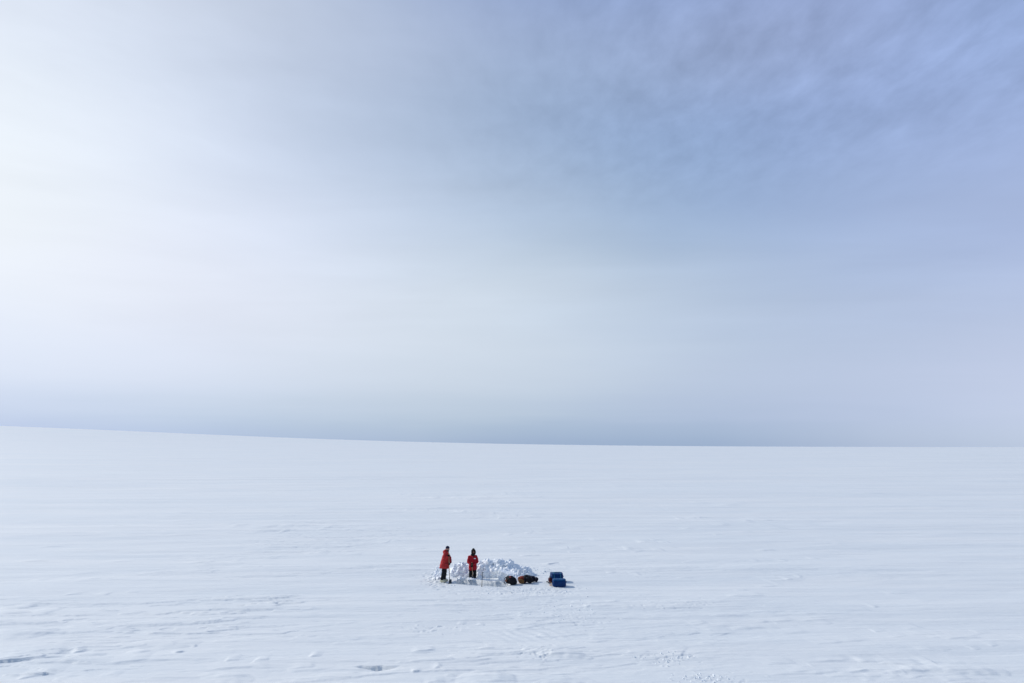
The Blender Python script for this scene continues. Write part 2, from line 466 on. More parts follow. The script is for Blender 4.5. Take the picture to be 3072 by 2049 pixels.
# ------------------------------------------------------------------ terrain
WA = R(7)
CW, SW = math.cos(WA), math.sin(WA)
FEATURES = []     # wind-cut ledges: (px0,py0,px1,py1,height,back width, front width)
for f in [(-30, 1994, 168, 1971, .14, .9, .05), (338, 1992, 432, 1984, .085, .7, .05), (430, 1983, 598, 1980, .05, .5, .05),
          (528, 1961, 552, 1954, .10, .18, .04), (678, 1986, 712, 1984, .07, .3, .04), (640, 2009, 835, 2005, .05, .5, .05),
          (90, 1837, 142, 1838, .085, .6, .05), (0, 1833, 100, 1832, .04, .4, .05), (60, 1820, 135, 1817, .05, .4, .05),
          (200, 1785, 236, 1784, .07, .4, .05), (700, 1806, 742, 1806, .06, .4, .05), (205, 1724, 330, 1714, .05, .6, .06),
          (380, 1778, 415, 1776, .05, .3, .05), (100, 1740, 125, 1738, .05, .3, .05), (220, 1957, 258, 1951, .08, .3, .05),
          (300, 2030, 352, 2029, .05, .3, .05), (2460, 1930, 2600, 1923, .06, .6, .06), (2585, 1985, 2650, 1983, .09, .4, .05),
          (2650, 1990, 2760, 1995, .09, .5, .05), (2700, 1982, 2930, 1990, .05, .7, .12), (2760, 1951, 2850, 1954, .05, .4, .06),
          (2300, 1994, 2380, 1990, .05, .4, .05), (2330, 1898, 2420, 1897, .05, .4, .05), (2280, 1762, 2330, 1757, .05, .4, .05),
          (2670, 1782, 2740, 1780, .05, .4, .05), (1240, 1956, 1300, 1952, .09, .3, .05), (1238, 2015, 1262, 2013, .09, .2, .05),
          (1375, 1873, 1395, 1873, .06, .2, .05), (930, 1971, 960, 1970, .07, .3, .05), (1000, 1882, 1400, 1857, .03, .8, .08),
          (880, 1890, 1060, 1868, .03, .8, .08), (1540, 1890, 1625, 1882, .045, .5, .05), (1280, 2049, 1330, 2046, .09, .3, .05),
          (2130, 1905, 2200, 1895, .04, .6, .08), (1830, 1997, 1960, 1985, .03, .3, .1),
          (2270, 1652, 2330, 1651, .06, .5, .08), (2050, 1588, 2090, 1586, .07, .6, .08), (2060, 1556, 2140, 1553, .07, .8, .1),
          (2150, 1518, 2220, 1516, .09, 1., .1), (340, 1578, 380, 1578, .09, .8, .1), (700, 1580, 760, 1573, .07, .8, .1),
          (640, 1572, 700, 1577, .07, .8, .1), (830, 1550, 890, 1548, .09, .8, .1), (160, 1578, 230, 1572, .06, .8, .1),
          (120, 1642, 190, 1640, .07, .6, .1), (60, 1686, 140, 1684, .07, .6, .1), (520, 1535, 550, 1543, .09, .8, .1),
          (1560, 1668, 1620, 1667, .06, .4, .06), (1635, 1695, 1680, 1688, .06, .4, .05), (560, 1690, 650, 1683, .05, .6, .06),
          (1640, 1737, 1672, 1731, .03, .3, .05)]:
    FEATURES.append(f)

_camp = []
PIT_N0 = unproject(1351, 1750); PIT_N1 = unproject(1508, 1762)
PIT_L = (PIT_N1 - PIT_N0); PIT_LEN = PIT_L.length; PIT_D = PIT_L / PIT_LEN
PIT_P = Vector((-PIT_D.y, PIT_D.x, 0))          # points away from the camera
PIT_DEPTH = 0.9

def add_patch(X, Y, H, cx, cy, rad, fn):
    if X.ndim == 2:                 # regular grid: work on a window
        i0, i1 = np.searchsorted(X[0], (cx - rad, cx + rad))
        j0, j1 = np.searchsorted(Y[:, 0], (cy - rad, cy + rad))
        if i1 <= i0 or j1 <= j0: return
        H[j0:j1, i0:i1] += fn(X[j0:j1, i0:i1] - cx, Y[j0:j1, i0:i1] - cy)
        return
    m = (np.abs(X - cx) < rad) & (np.abs(Y - cy) < rad)
    if not m.any(): return
    H[m] += fn(X[m] - cx, Y[m] - cy)

def hills(X, Y):
    """long swell of the ice: higher on the left, its crest about 1.5 km away"""
    d = np.maximum(X + 26.0, -1489.0)
    e = np.exp(1.95 - 0.00271 * d - 9.1e-7 * d * d)
    far = sstep(Y, 120, 1500) * (1 - sstep(Y, 1500, 3800))
    return (e + 6.9) * far

def ledge(X, Y, H, a, b, h, bw, fw, seed):
    """a thin wind-cut step facing the camera, fading to both ends and to the back"""
    d = b - a; l = d.length; d = d / l
    cx, cy = (a.x + b.x) / 2, (a.y + b.y) / 2
    def fn(dx, dy):
        s = (dx * d.x + dy * d.y) / (l / 2); t = -dx * d.y + dy * d.x
        k = math.sin(seed * 1.7)
        t = t + 0.05 * l * k * (s * s) + 0.06 * noise2(s * 1.3 * max(.7, l) + seed, s * 0 + 2.5) + .3 * bw * s * math.sin(seed * 3.1) * .3
        tp = np.clip(1 - np.abs(s + .25 * math.sin(seed * 2.3) * (1 - s * s)) ** 2.5, 0, 1) * (0.85 + 0.25 * noise2(s * 1.3 * max(1, l) + seed, s * 0 + .5))
        fw_ = fw * 1.15
        prof = np.where(t < 0, 1 - sstep(-t, 0, fw_), np.exp(-(t / bw) ** 2))
        return h * tp * prof
    add_patch(X, Y, H, cx, cy, l / 2 + 2.5 * bw, fn)

RANDOM_LEDGES = []
def make_ledges():
    r_ = random.Random(21)
    centres = []
    for k in range(105):
        y = 20 * (170 / 20.0) ** r_.random()
        centres.append((r_.uniform(-.85, .85) * y, y))
    for (cx, cy) in centres:
        near = cy / 30.0
        for j in range(r_.randint(2, 8)):
            x = cx + r_.gauss(0, 1.6) * near; y = cy + r_.gauss(0, .55) * near
            if abs(x + 1.5) < 5 and 33 < y < 38.5: continue
            l = r_.uniform(.35, 2.3) * (.6 + .4 * near) ** 1.1; an = R(7) + r_.gauss(0, .10)
            h = r_.uniform(.012, .034) * (.5 + .5 * near ** .9)
            a = Vector((x - l / 2 * math.cos(an), y - l / 2 * math.sin(an), 0))
            b = Vector((x + l / 2 * math.cos(an), y + l / 2 * math.sin(an), 0))
            RANDOM_LEDGES.append((a, b, h, r_.uniform(.2, .8) * near, .08 * near ** .7, r_.uniform(0, 60)))
make_ledges()

def height(X, Y, cheap=False):
    X = np.asarray(X, float); Y = np.asarray(Y, float)
    H = hills(X, Y)
    dist = np.hypot(X, Y)
    U = X * CW + Y * SW; V = -X * SW + Y * CW
    fade = 1 - sstep(dist, 60, 150)
    fade2 = 1 - sstep(dist, 400, 900)
    far_un = 0.45 * fbm2(U / 130, V / 50, 3) * sstep(dist, 45, 140) * fade2
    H = H + far_un
    n = 0.05 * fbm2(U / 9, V / 3.2, 2)
    # terraces: wind crust broken into thin plates with an abrupt edge
    q = fbm2(U / 5.5 + 3, V / 1.15, 4, 0.52)
    patch = sstep(fbm2(U / 16 + 40, V / 9 + 11, 2), -0.15, 0.5)
    led = sstep(q, 0.20, 0.27) * 0.028 + sstep(q, 0.55, 0.60) * 0.022 + sstep(-q, 0.42, 0.48) * -0.02
    left = 1 + 0.8 * sstep(-X, 3, 9) * (1 - sstep(Y, 30, 42)) - 0.45 * sstep(X, 0, 5)
    n = n + led * (0.25 + 0.75 * patch) * left
    n = n + 0.006 * fbm2(U / 0.9, V / 0.35, 3) * (0.4 + patch)
    H = H + n * fade
    # single ledges
    for (x0, y0, x1, y1, h, bw, fw) in FEATURES:
        mx_, my_ = (x0 + x1) / 2, (y0 + y1) / 2
        k_ = 1.25 if y0 > 1700 else 1.0
        a = unproject(mx_ + (x0 - mx_) * k_, my_ + (y0 - my_) * k_); b = unproject(mx_ + (x1 - mx_) * k_, my_ + (y1 - my_) * k_)
        if y0 > 1700: h = h * .55; bw = bw * 1.5; fw = .075
        ledge(X, Y, H, a, b, h, bw, fw, x0)
    for (a, b, h, bw, fw, sd_) in RANDOM_LEDGES:
        ledge(X, Y, H, a, b, h, bw, fw, sd_)
    # scooped hole with a steep far wall (bottom of frame)
    c = unproject(1132, 2004)
    def hole(dx, dy):
        s = (dx + .1 * dy) / 0.85 + .10 * noise2(dy * 4, dx * 3)
        back = 0.12 + 0.09 * noise2(dx * 2.1, dx * 0 + 3.2)
        e = sstep(dy, -0.50 + 0.55 * np.abs(s - .1), 0.16) * (1 - sstep(dy, back, back + 0.05))
        return -0.14 * e * np.clip(1 - np.abs(s) ** 2.2, 0, 1) * (1 + .3 * noise2(dx * 3, dy * 3))
    add_patch(X, Y, H, c.x, c.y, 1.0, hole)
    # smooth drift tongues
    for (px, py, rx, ry, h, rot) in [(60, 1900, 2.2, .9, .07, .1), (1470, 2040, 1.3, .9, .06, -.25), (270, 1965, .8, .4, .05, .1),
                                     (500, 1930, 2.0, .8, .05, .0), (1690, 1965, 1.6, .4, .07, -.35), (2900, 2010, 2.0, .5, .06, -.2),
                                     (1640, 2035, 2.2, .5, .05, -.15), (690, 2035, 1.2, .5, .05, -.3), (420, 1955, .5, .3, .03, 0)]:
        c = unproject(px, py)
        def tongue(dx, dy, rx=rx, ry=ry, h=h, rot=rot):
            a = dx * math.cos(rot) + dy * math.sin(rot); b = -dx * math.sin(rot) + dy * math.cos(rot)
            r = np.sqrt(np.where(a > 0, a / (rx * 0.7), a / rx) ** 2 + (b / ry) ** 2) + .12 * noise2(dx * 1.5 / ry + rx, dy * 1.5 / ry)
            return h * (1 - sstep(r, 0.2, 1.0)) + h * .2 * (1 - sstep(r, 0.85, 0.95))
        add_patch(X, Y, H, c.x, c.y, rx * 1.2, tongue)
    # small ripples right of the middle foreground
    c = unproject(1580, 1905)
    def rip(dx, dy):
        env = np.exp(-(dx / 1.5) ** 2 - (dy / 0.9) ** 2)
        ph = (dy * 0.75 + dx * 1.0) / 0.24 * 2 * math.pi / 2.2 + 1.6 * noise2(dx * 1.2, dy * 1.2)
        return 0.011 * env * np.sin(ph)
    add_patch(X, Y, H, c.x, c.y, 3.5, rip)
    # footprints and trodden snow
    r_ = np.random.default_rng(5)
    spots = []
    for k in range(170):
        px = r_.normal(1510, 130); py = 1766 + abs(r_.normal(0, 12)); spots.append((px, py, .14, .022))
    for k in range(150):
        px = r_.normal(1640, 60); py = r_.normal(1772, 9); spots.append((px, py, .12, .028))
    for k in range(120):
        px = r_.normal(1310, 22); py = r_.normal(1742, 9); spots.append((px, py, .15, .06))
    for k in range(150):
        t = r_.random(); px = 1640 + 120 * t + r_.normal(0, 45); py = 1800 + 70 * t + r_.normal(0, 14); spots.append((px, py, .10, .022))
    for k in range(60):
        px = r_.normal(1620, 30); py = r_.normal(1958, 14); spots.append((px, py, .07, .04))
    for k in range(60):
        px = r_.normal(2000, 42); py = r_.normal(1978, 7); spots.append((px, py, .07, .03))
    for k in range(60):
        px = r_.normal(2130, 60); py = r_.normal(2035, 10); spots.append((px, py, .07, .03))
    for k in range(60):
        px = r_.normal(1290, 40); py = r_.normal(1885, 9); spots.append((px, py, .08, .03))
    for k in range(60):
        px = r_.normal(2030, 60); py = r_.normal(1812, 10); spots.append((px, py, .09, .03))
    for (px, py, rr, hh) in spots:
        c = unproject(px, py)
        sgn = 1 if r_.random() < 0.45 else -1
        rr = rr * r_.uniform(.5, 1.3); hh = hh * r_.uniform(.3, .9) * sgn; an = r_.uniform(0, 3.14)
        def fp(dx, dy, rr=rr, hh=hh, an=an):
            a = dx * math.cos(an) + dy * math.sin(an); b = (-dx * math.sin(an) + dy * math.cos(an)) * 1.7
            return hh * (1 - sstep(np.sqrt(a * a + b * b) / rr, 0.45, 1.0))
        add_patch(X, Y, H, c.x, c.y, rr * 1.1, fp)
    # the dug pit
    s = (X - PIT_N0.x) * PIT_D.x + (Y - PIT_N0.y) * PIT_D.y
    t = (X - PIT_N0.x) * PIT_P.x + (Y - PIT_N0.y) * PIT_P.y
    wob = 0.06 * noise2(X * 1.6, Y * 1.6) + .012 * noise2(X * 5, Y * 5)
    far_edge = 1.26 + 0.10 * noise2(s * 0.9 + 4, s * 0) + wob
    inside = sstep(t, -0.04 + wob * .4, 0.05 + wob * .4) * (1 - sstep(t, far_edge - .07, far_edge + .06)) \
        * sstep(s, -0.05 + wob, 0.15 + wob) * (1 - sstep(s, PIT_LEN - .4 + wob * 3, PIT_LEN + .1 + wob * 3))
    bottom = -PIT_DEPTH + 0.06 * fbm2(X * 3, Y * 3, 3)
    H = H * (1 - inside) + bottom * inside
    return H

def ground_z(x, y):
    return float(height(np.array([x]), np.array([y]))[0])

def axis_x():
    core = np.arange(-20, 20.001, 0.045)
    out = [20.0]; st = 0.045
    while out[-1] < 9000: st *= 1.035; out.append(out[-1] + st)
    o = np.array(out[1:])
    return np.concatenate([-o[::-1], core, o])
def axis_y():
    out = [19.0]
    while out[-1] < 9000:
        y = out[-1]
        r = 0.0021 if y < 45 else min(0.018, 0.0021 + (y - 45) / 60 * 0.006)
        out.append(y + y * r)
    neg = [19.0]; st = 0.1
    while neg[-1] > -600: st *= 1.12; neg.append(neg[-1] - st)
    return np.concatenate([np.array(neg[1:])[::-1], np.array(out)])
def build_ground():
    xs, ys = axis_x(), axis_y()
    X, Y = np.meshgrid(xs, ys)
    nx, ny = len(xs), len(ys)
    Z = height(X, Y).ravel()
    co = np.stack([X.ravel(), Y.ravel(), Z], 1).astype(np.float32)
    me = bpy.data.meshes.new("snow_ground")
    me.vertices.add(nx * ny); me.vertices.foreach_set('co', co.ravel())
    idx = np.arange(nx * ny, dtype=np.int32).reshape(ny, nx)
    q = np.stack([idx[:-1, :-1], idx[:-1, 1:], idx[1:, 1:], idx[1:, :-1]], -1).reshape(-1, 4)
    nf = len(q)
    me.loops.add(nf * 4); me.loops.foreach_set('vertex_index', q.ravel())
    me.polygons.add(nf)
    me.polygons.foreach_set('loop_start', np.arange(0, nf * 4, 4, dtype=np.int32))
    me.polygons.foreach_set('use_smooth', np.ones(nf, dtype=bool))
    me.update(calc_edges=True)
    me.materials.append(M_GROUND)
    o = bpy.data.objects.new("snow_ground", me); COL.objects.link(o)
    tag(o, kind='structure')
    print("ground verts", nx * ny)
build_ground()

# ------------------------------------------------------------------ heap of shovelled snow
_HULLS = []
def _make_hulls():
    rnd = random.Random(17)
    for i in range(24):
        bm = bmesh.new()
        for k in range(13):
            v = Vector((rnd.gauss(0, 1), rnd.gauss(0, 1), rnd.gauss(0, 1))).normalized() * rnd.uniform(.42, .62)
            bm.verts.new(v)
        r_ = bmesh.ops.convex_hull(bm, input=bm.verts)
        bmesh.ops.delete(bm, geom=[e for e in r_['geom_interior'] if isinstance(e, bmesh.types.BMVert)], context='VERTS')
        bm.verts.index_update()
        _HULLS.append(([v.co.copy() for v in bm.verts], [tuple(v.index for v in f.verts) for f in bm.faces]))
        bm.free()
_make_hulls()
def chunk(g, c, s, rnd, squash=1.0):
    """an angular lump of broken snow"""
    m = Euler((rnd.uniform(0, 6.3), rnd.uniform(0, 6.3), rnd.uniform(0, 6.3))).to_matrix()
    vs, fs = rnd.choice(_HULLS)
    d = (s * rnd.uniform(.9, 1.7), s * rnd.uniform(.7, 1.2), s * rnd.uniform(.45, .95) * squash)
    c = Vector(c)
    g.add([c + m @ Vector((v.x * d[0], v.y * d[1], v.z * d[2])) for v in vs], fs)

HEAP_TOP = [(1346, 1722), (1353, 1706), (1362, 1697), (1378, 1687), (1392, 1690), (1402, 1689), (1412, 1691), (1425, 1692), (1438, 1688), (1450, 1683),
            (1466, 1683), (1480, 1683), (1500, 1678), (1513, 1681), (1528, 1685), (1538, 1694), (1552, 1699), (1568, 1704),
            (1583, 1703), (1594, 1715), (1606, 1724)]
def build_heap():
    rnd = random.Random(3)
    base_y = unproject(1450, 1726).y
    scale = 2048.0 / base_y * 1.0
    g = Geo()
    def top(px):
        for (a, ya), (b, yb) in zip(HEAP_TOP[:-1], HEAP_TOP[1:]):
            if a <= px <= b:
                return max(0.05, (1726 - (ya + (yb - ya) * (px - a) / (b - a))) / 56.5)
        return 0.05
    def width(px):
        return 0.62 if px < 1430 else (0.85 if px < 1545 else 0.6)
    # mound as a closed height field
    nxs, nys = 130, 40
    vs = []; fs = []
    def prof(px, v):
        w = width(px)
        f = max(0.0, 1 - abs(v) ** (2.6 if v < 0 else 1.6))
        return top(px) * f
    for i in range(nxs):
        px = 1346 + 260 * i / (nxs - 1)
        x = unproject(px, 1726).x
        for j in range(nys):
            v = -1 + 2 * j / (nys - 1)
            y = base_y + 0.15 + v * width(px) * (1.0 if v > 0 else 0.95)
            z = prof(px, v) * 0.86 - 0.05
            vs.append((x, y, z))
    nb = len(vs)
    for i in range(nxs):
        for j in range(nys):
            x, y, z = vs[i * nys + j]
            vs.append((x, y, -0.3))
    for i in range(nxs - 1):
        for j in range(nys - 1):
            a = i * nys + j; b = a + nys
            fs.append((a, b, b + 1, a + 1)); fs.append((nb + a, nb + a + 1, nb + b + 1, nb + b))
    for i in range(nxs - 1):
        a = i * nys; b = a + nys
        fs.append((a, nb + a, nb + b, b)); a += nys - 1; b += nys - 1
        fs.append((a, b, nb + b, nb + a))
    for j in range(nys - 1):
        a = j; fs.append((a, a + 1, nb + a + 1, nb + a))
        a = (nxs - 1) * nys + j; fs.append((a, nb + a, nb + a + 1, a + 1))
    g.add(vs, fs)
    for k in range(520):
        px = rnd.uniform(1349, 1603)
        v = rnd.uniform(-0.98, 0.8)
        x = unproject(px, 1726).x
        y = base_y + 0.15 + v * width(px)
        s = rnd.choice([.12, .16, .21, .28, .36]) * (1.0 if px > 1440 else 0.85)
        z = prof(px, v) * 0.93 - 0.05 + rnd.uniform(-.2, .22) * s
        if top(px) < .2: s *= .5
        chunk(g, (x, y, z), s, rnd)
    # slabs standing on edge along the crest
    for k in range(60):
        q = PIT_N0 + PIT_D * rnd.uniform(1.95, 3.4) + PIT_P * rnd.uniform(1.75, 2.8)
        chunk(g, (q.x, q.y, rnd.uniform(.1, .5)), rnd.choice([.1, .15, .22, .28]), rnd)
    for k in range(90):
        px = rnd.uniform(1375, 1590); x = unproject(px, 1726).x
        v = rnd.uniform(-.35, .35)
        chunk(g, (x, base_y + .15 + v * width(px), prof(px, v) * .93), rnd.uniform(.16, .27), rnd, 0.6)
    # the smooth thrown apron that runs down to the pit from the middle of the heap
    a0 = unproject(1478, 1730, 0)
    # it ends in a steep cut face above the pit
    def pp(s_, t_, z_):
        q = PIT_N0 + PIT_D * s_ + PIT_P * t_
        return (q.x, q.y, z_)
    g.add([pp(2.0, 1.62, -.95), pp(3.25, 1.50, -.95), pp(3.3, 2.7, -.95), pp(1.9, 2.7, -.95),
           pp(2.05, 1.72, .52), pp(2.6, 1.62, .36), pp(3.3, 1.56, .08), pp(3.2, 2.6, .28), pp(2.0, 2.6, .5)],
          [(3, 2, 1, 0), (0, 1, 6, 5, 4), (1, 2, 7, 6), (2, 3, 8, 7), (3, 0, 4, 8), (4, 5, 8), (5, 7, 8), (5, 6, 7)])
    o = g.build('snow_heap', M_SNOW, voxel=0.028, smooth_iter=2, folds=(.018, (.09, .09, .09), 2), smooth=True)
    tag(o, 'rough heap of freshly shovelled snow blocks behind the pit and the two people', 'snow heap')
    # low lumpy rim left of the pit, behind the first person's boots
    g = Geo()
    for k in range(130):
        px = rnd.gauss(1312, 9); py = rnd.gauss(1727, 7)
        p = unproject(px, py)
        chunk(g, (p.x, p.y, ground_z(p.x, p.y) + rnd.uniform(-.02, .08)), rnd.choice([.08, .12, .18, .24]), rnd, .7)
    for k in range(26):
        p = unproject(rnd.gauss(1316, 5), rnd.gauss(1708, 2.5))
        chunk(g, (p.x, p.y, .03), rnd.choice([.12, .18, .22]), rnd, .7)
    o = g.build('snow_lumps', M_SNOW, voxel=0.028, smooth_iter=1, folds=(.01, (.08, .08, .08), 5), smooth=False)
    tag(o, 'low scatter of white snow lumps left of the person in the navy hat', 'snow lumps', kind='stuff')
    # far rim of the pit, in front of the second person
    g = Geo()
    for k in range(110):
        s = rnd.uniform(.1, 2.0); t = 1.44 + abs(rnd.gauss(0, .12))
        p = PIT_N0 + PIT_D * s + PIT_P * t
        chunk(g, (p.x, p.y, rnd.uniform(-.03, .02)), rnd.choice([.05, .07, .1, .13]), rnd, .8)
    for k in range(70):                       # loose snow the second person stands in
        q = unproject(rnd.uniform(1402, 1434), 1738.5)
        chunk(g, (q.x, q.y + rnd.uniform(0, .35), rnd.uniform(-.06, .03)), rnd.choice([.07, .1, .14]), rnd, .8)
    for k in range(26):                       # pale lumps beside the pole and left of the second person
        q = unproject(rnd.gauss(1439, 3), 1739) if k < 13 else unproject(rnd.gauss(1385, 9), 1742)
        chunk(g, (q.x, q.y + rnd.uniform(0, .2), rnd.uniform(0, .16)), rnd.choice([.1, .14, .18]), rnd, .9)
    for k in range(30):
        s = rnd.uniform(2.4, 3.1); t = rnd.uniform(.7, 1.3)
        p = PIT_N0 + PIT_D * s + PIT_P * t
        chunk(g, (p.x, p.y, rnd.uniform(-.6, -.25)), rnd.choice([.15, .2, .3]), rnd, .9)
    o = g.build('pit_rubble', M_SNOW, voxel=0.026, smooth_iter=1, folds=(.01, (.07, .07, .07), 8), smooth=False)
    tag(o, 'broken snow blocks lying in the shaded pit and along its far rim', 'snow rubble', kind='stuff')
    # crumbs
    g = Geo()
    for k in range(300):
        m = rnd.random()
        if m < .35: px, py = rnd.gauss(1560, 70), 1766 + abs(rnd.gauss(0, 9))
        elif m < .5: px, py = rnd.gauss(1320, 25), rnd.gauss(1752, 7)
        elif m < .65: px, py = rnd.gauss(1610, 25), rnd.gauss(1715, 6)
        elif m < .75: px, py = rnd.gauss(1690, 60), rnd.gauss(1835, 22)
        elif m < .87: px, py = rnd.gauss(2000, 40), rnd.gauss(1975, 9)
        else: px, py = rnd.gauss(2130, 50), rnd.gauss(2036, 8)
        p = unproject(px, py)
        s = rnd.choice([.025, .035, .05, .07])
        chunk(g, (p.x, p.y, ground_z(p.x, p.y) + s * .2), s, rnd)
    o = g.build('snow_crumbs', M_SNOW, smooth=False)
    tag(o, 'small crumbs of broken snow scattered over the trodden surface', 'snow crumbs', kind='stuff')
build_heap()

# ------------------------------------------------------------------ people
def perp(d, hint):
    h = Vector(hint); h = h - d * h.dot(d)
    return h.normalized()

def grip_glove(parent, shaft_p, shaft_d, wrist, matl, thumb_up=True, r=0.022, cuff=0.05):
    """a gloved hand closed round a shaft: palm, four fingers of unequal length, thumb"""
    P = Vector(shaft_p); D = Vector(shaft_d).normalized(); W = Vector(wrist)
    if not thumb_up: D = -D
    back = perp(D, W - P)                       # from the shaft to the palm
    side = D.cross(back)
    g = Geo()
    pc = P + back * (r + 0.022)
    g.loft([pc - D * .045, pc - D * .02, pc + D * .02, pc + D * .045],
           [(.020, .034), (.024, .044), (.025, .046), (.020, .036)], side=back, seg=14)
    g.cap(pc + (W - pc) * 0.15, W, .032, .036)
    g.cap(W, W + (W - pc).normalized() * cuff * .2, .038, .040)
    lens = [235, 250, 240, 205]
    for i in range(4):
        off = D * (0.034 - i * 0.023)
        rr = [.0125, .013, .0125, .011][i]
        pts = []
        for k in range(7):
            a = R(-20 + lens[i] * k / 6.0)
            pts.append(P + off + (back * math.cos(a) + side * math.sin(a)) * (r + rr * .9))
        for a_, b_ in zip(pts[:-1], pts[1:]): g.cap(a_, b_, rr, rr * .96, seg=8)
    pts = []
    for k in range(5):
        a = R(-15 - 150 * k / 4.0)
        pts.append(P + D * (0.050 + 0.004 * k) + (back * math.cos(a) + side * math.sin(a)) * (r + .013))
    for a_, b_ in zip(pts[:-1], pts[1:]): g.cap(a_, b_, .015, .013, seg=8)
    return g.build('glove', matl, parent, voxel=.007, smooth_iter=2)

def head_geo(g, c, yaw=0.0, pitch=0.0):
    """head about 0.24 tall centred on c, looking along +X before yaw"""
    m = (Matrix.Rotation(yaw, 3, 'Z') @ Matrix.Rotation(pitch, 3, 'Y'))
    c = Vector(c)
    def E(p, r): g.ell(c + m @ Vector(p), r, m)
    E((-.005, 0, .030), (.098, .076, .090))
    E((.020, 0, -.020), (.074, .062, .080))
    E((.040, 0, -.070), (.046, .044, .042))        # jaw, chin
    E((.082, 0, .018), (.018, .056, .014))         # brow
    for s in (-1, 1):
        E((.066, s * .036, -.018), (.024, .022, .020))   # cheeks
        E((-.002, s * .079, -.002), (.018, .009, .031))  # ears
    g.loft([c + m @ Vector((.088, 0, .010)), c + m @ Vector((.104, 0, -.012)), c + m @ Vector((.112, 0, -.028)), c + m @ Vector((.095, 0, -.036))],
           [.008, .011, .015, .012], seg=10)
    E((.083, 0, -.056), (.012, .024, .008))        # lips
    E((.080, 0, -.066), (.012, .022, .007))
    return m

def leg_geo(g, hip, knee, ankle, r):
    g.cap(hip, knee, r[0], r[1]); g.cap(knee, ankle, r[1], r[2])

def boot(parent, ankle, toe_dir, matl, solemat):
    a = Vector(ankle); t = Vector((toe_dir[0], toe_dir[1], 0)).normalized()
    g = Geo()
    side = Vector((-t.y, t.x, 0))
    base = Vector((a.x, a.y, 0))
    g.loft([a + Vector((0, 0, .18)), a + Vector((0, 0, .08)), base + Vector((0, 0, .11))],
           [(.075, .082), (.07, .08), (.068, .085)], side=side)
    g.loft([base - t * .10 + Vector((0, 0, .075)), base - t * .05 + Vector((0, 0, .085)), base + t * .06 + Vector((0, 0, .082)),
            base + t * .14 + Vector((0, 0, .075)), base + t * .205 + Vector((0, 0, .065))],
           [(.05, .045), (.062, .072), (.066, .070), (.068, .058), (.045, .036)], side=side)
    o = g.build('boot', matl, parent, voxel=.012, smooth_iter=3)
    g = Geo()
    pts = []
    n = 20
    for k in range(n):
        an = 2 * math.pi * k / n
        l = math.cos(an); w = math.sin(an)
        pts.append(base + t * (.055 + l * .165) + side * (w * (.060 + .012 * l)))
    vs = [p + Vector((0, 0, .002)) for p in pts] + [p + Vector((0, 0, .032)) for p in pts]
    g.add(vs, [tuple(reversed(range(n))), tuple(range(n, 2 * n))] + [(k, (k + 1) % n, n + (k + 1) % n, n + k) for k in range(n)])
    s = g.build('sole', solemat, o, smooth=False, bevel=.004)
    return o

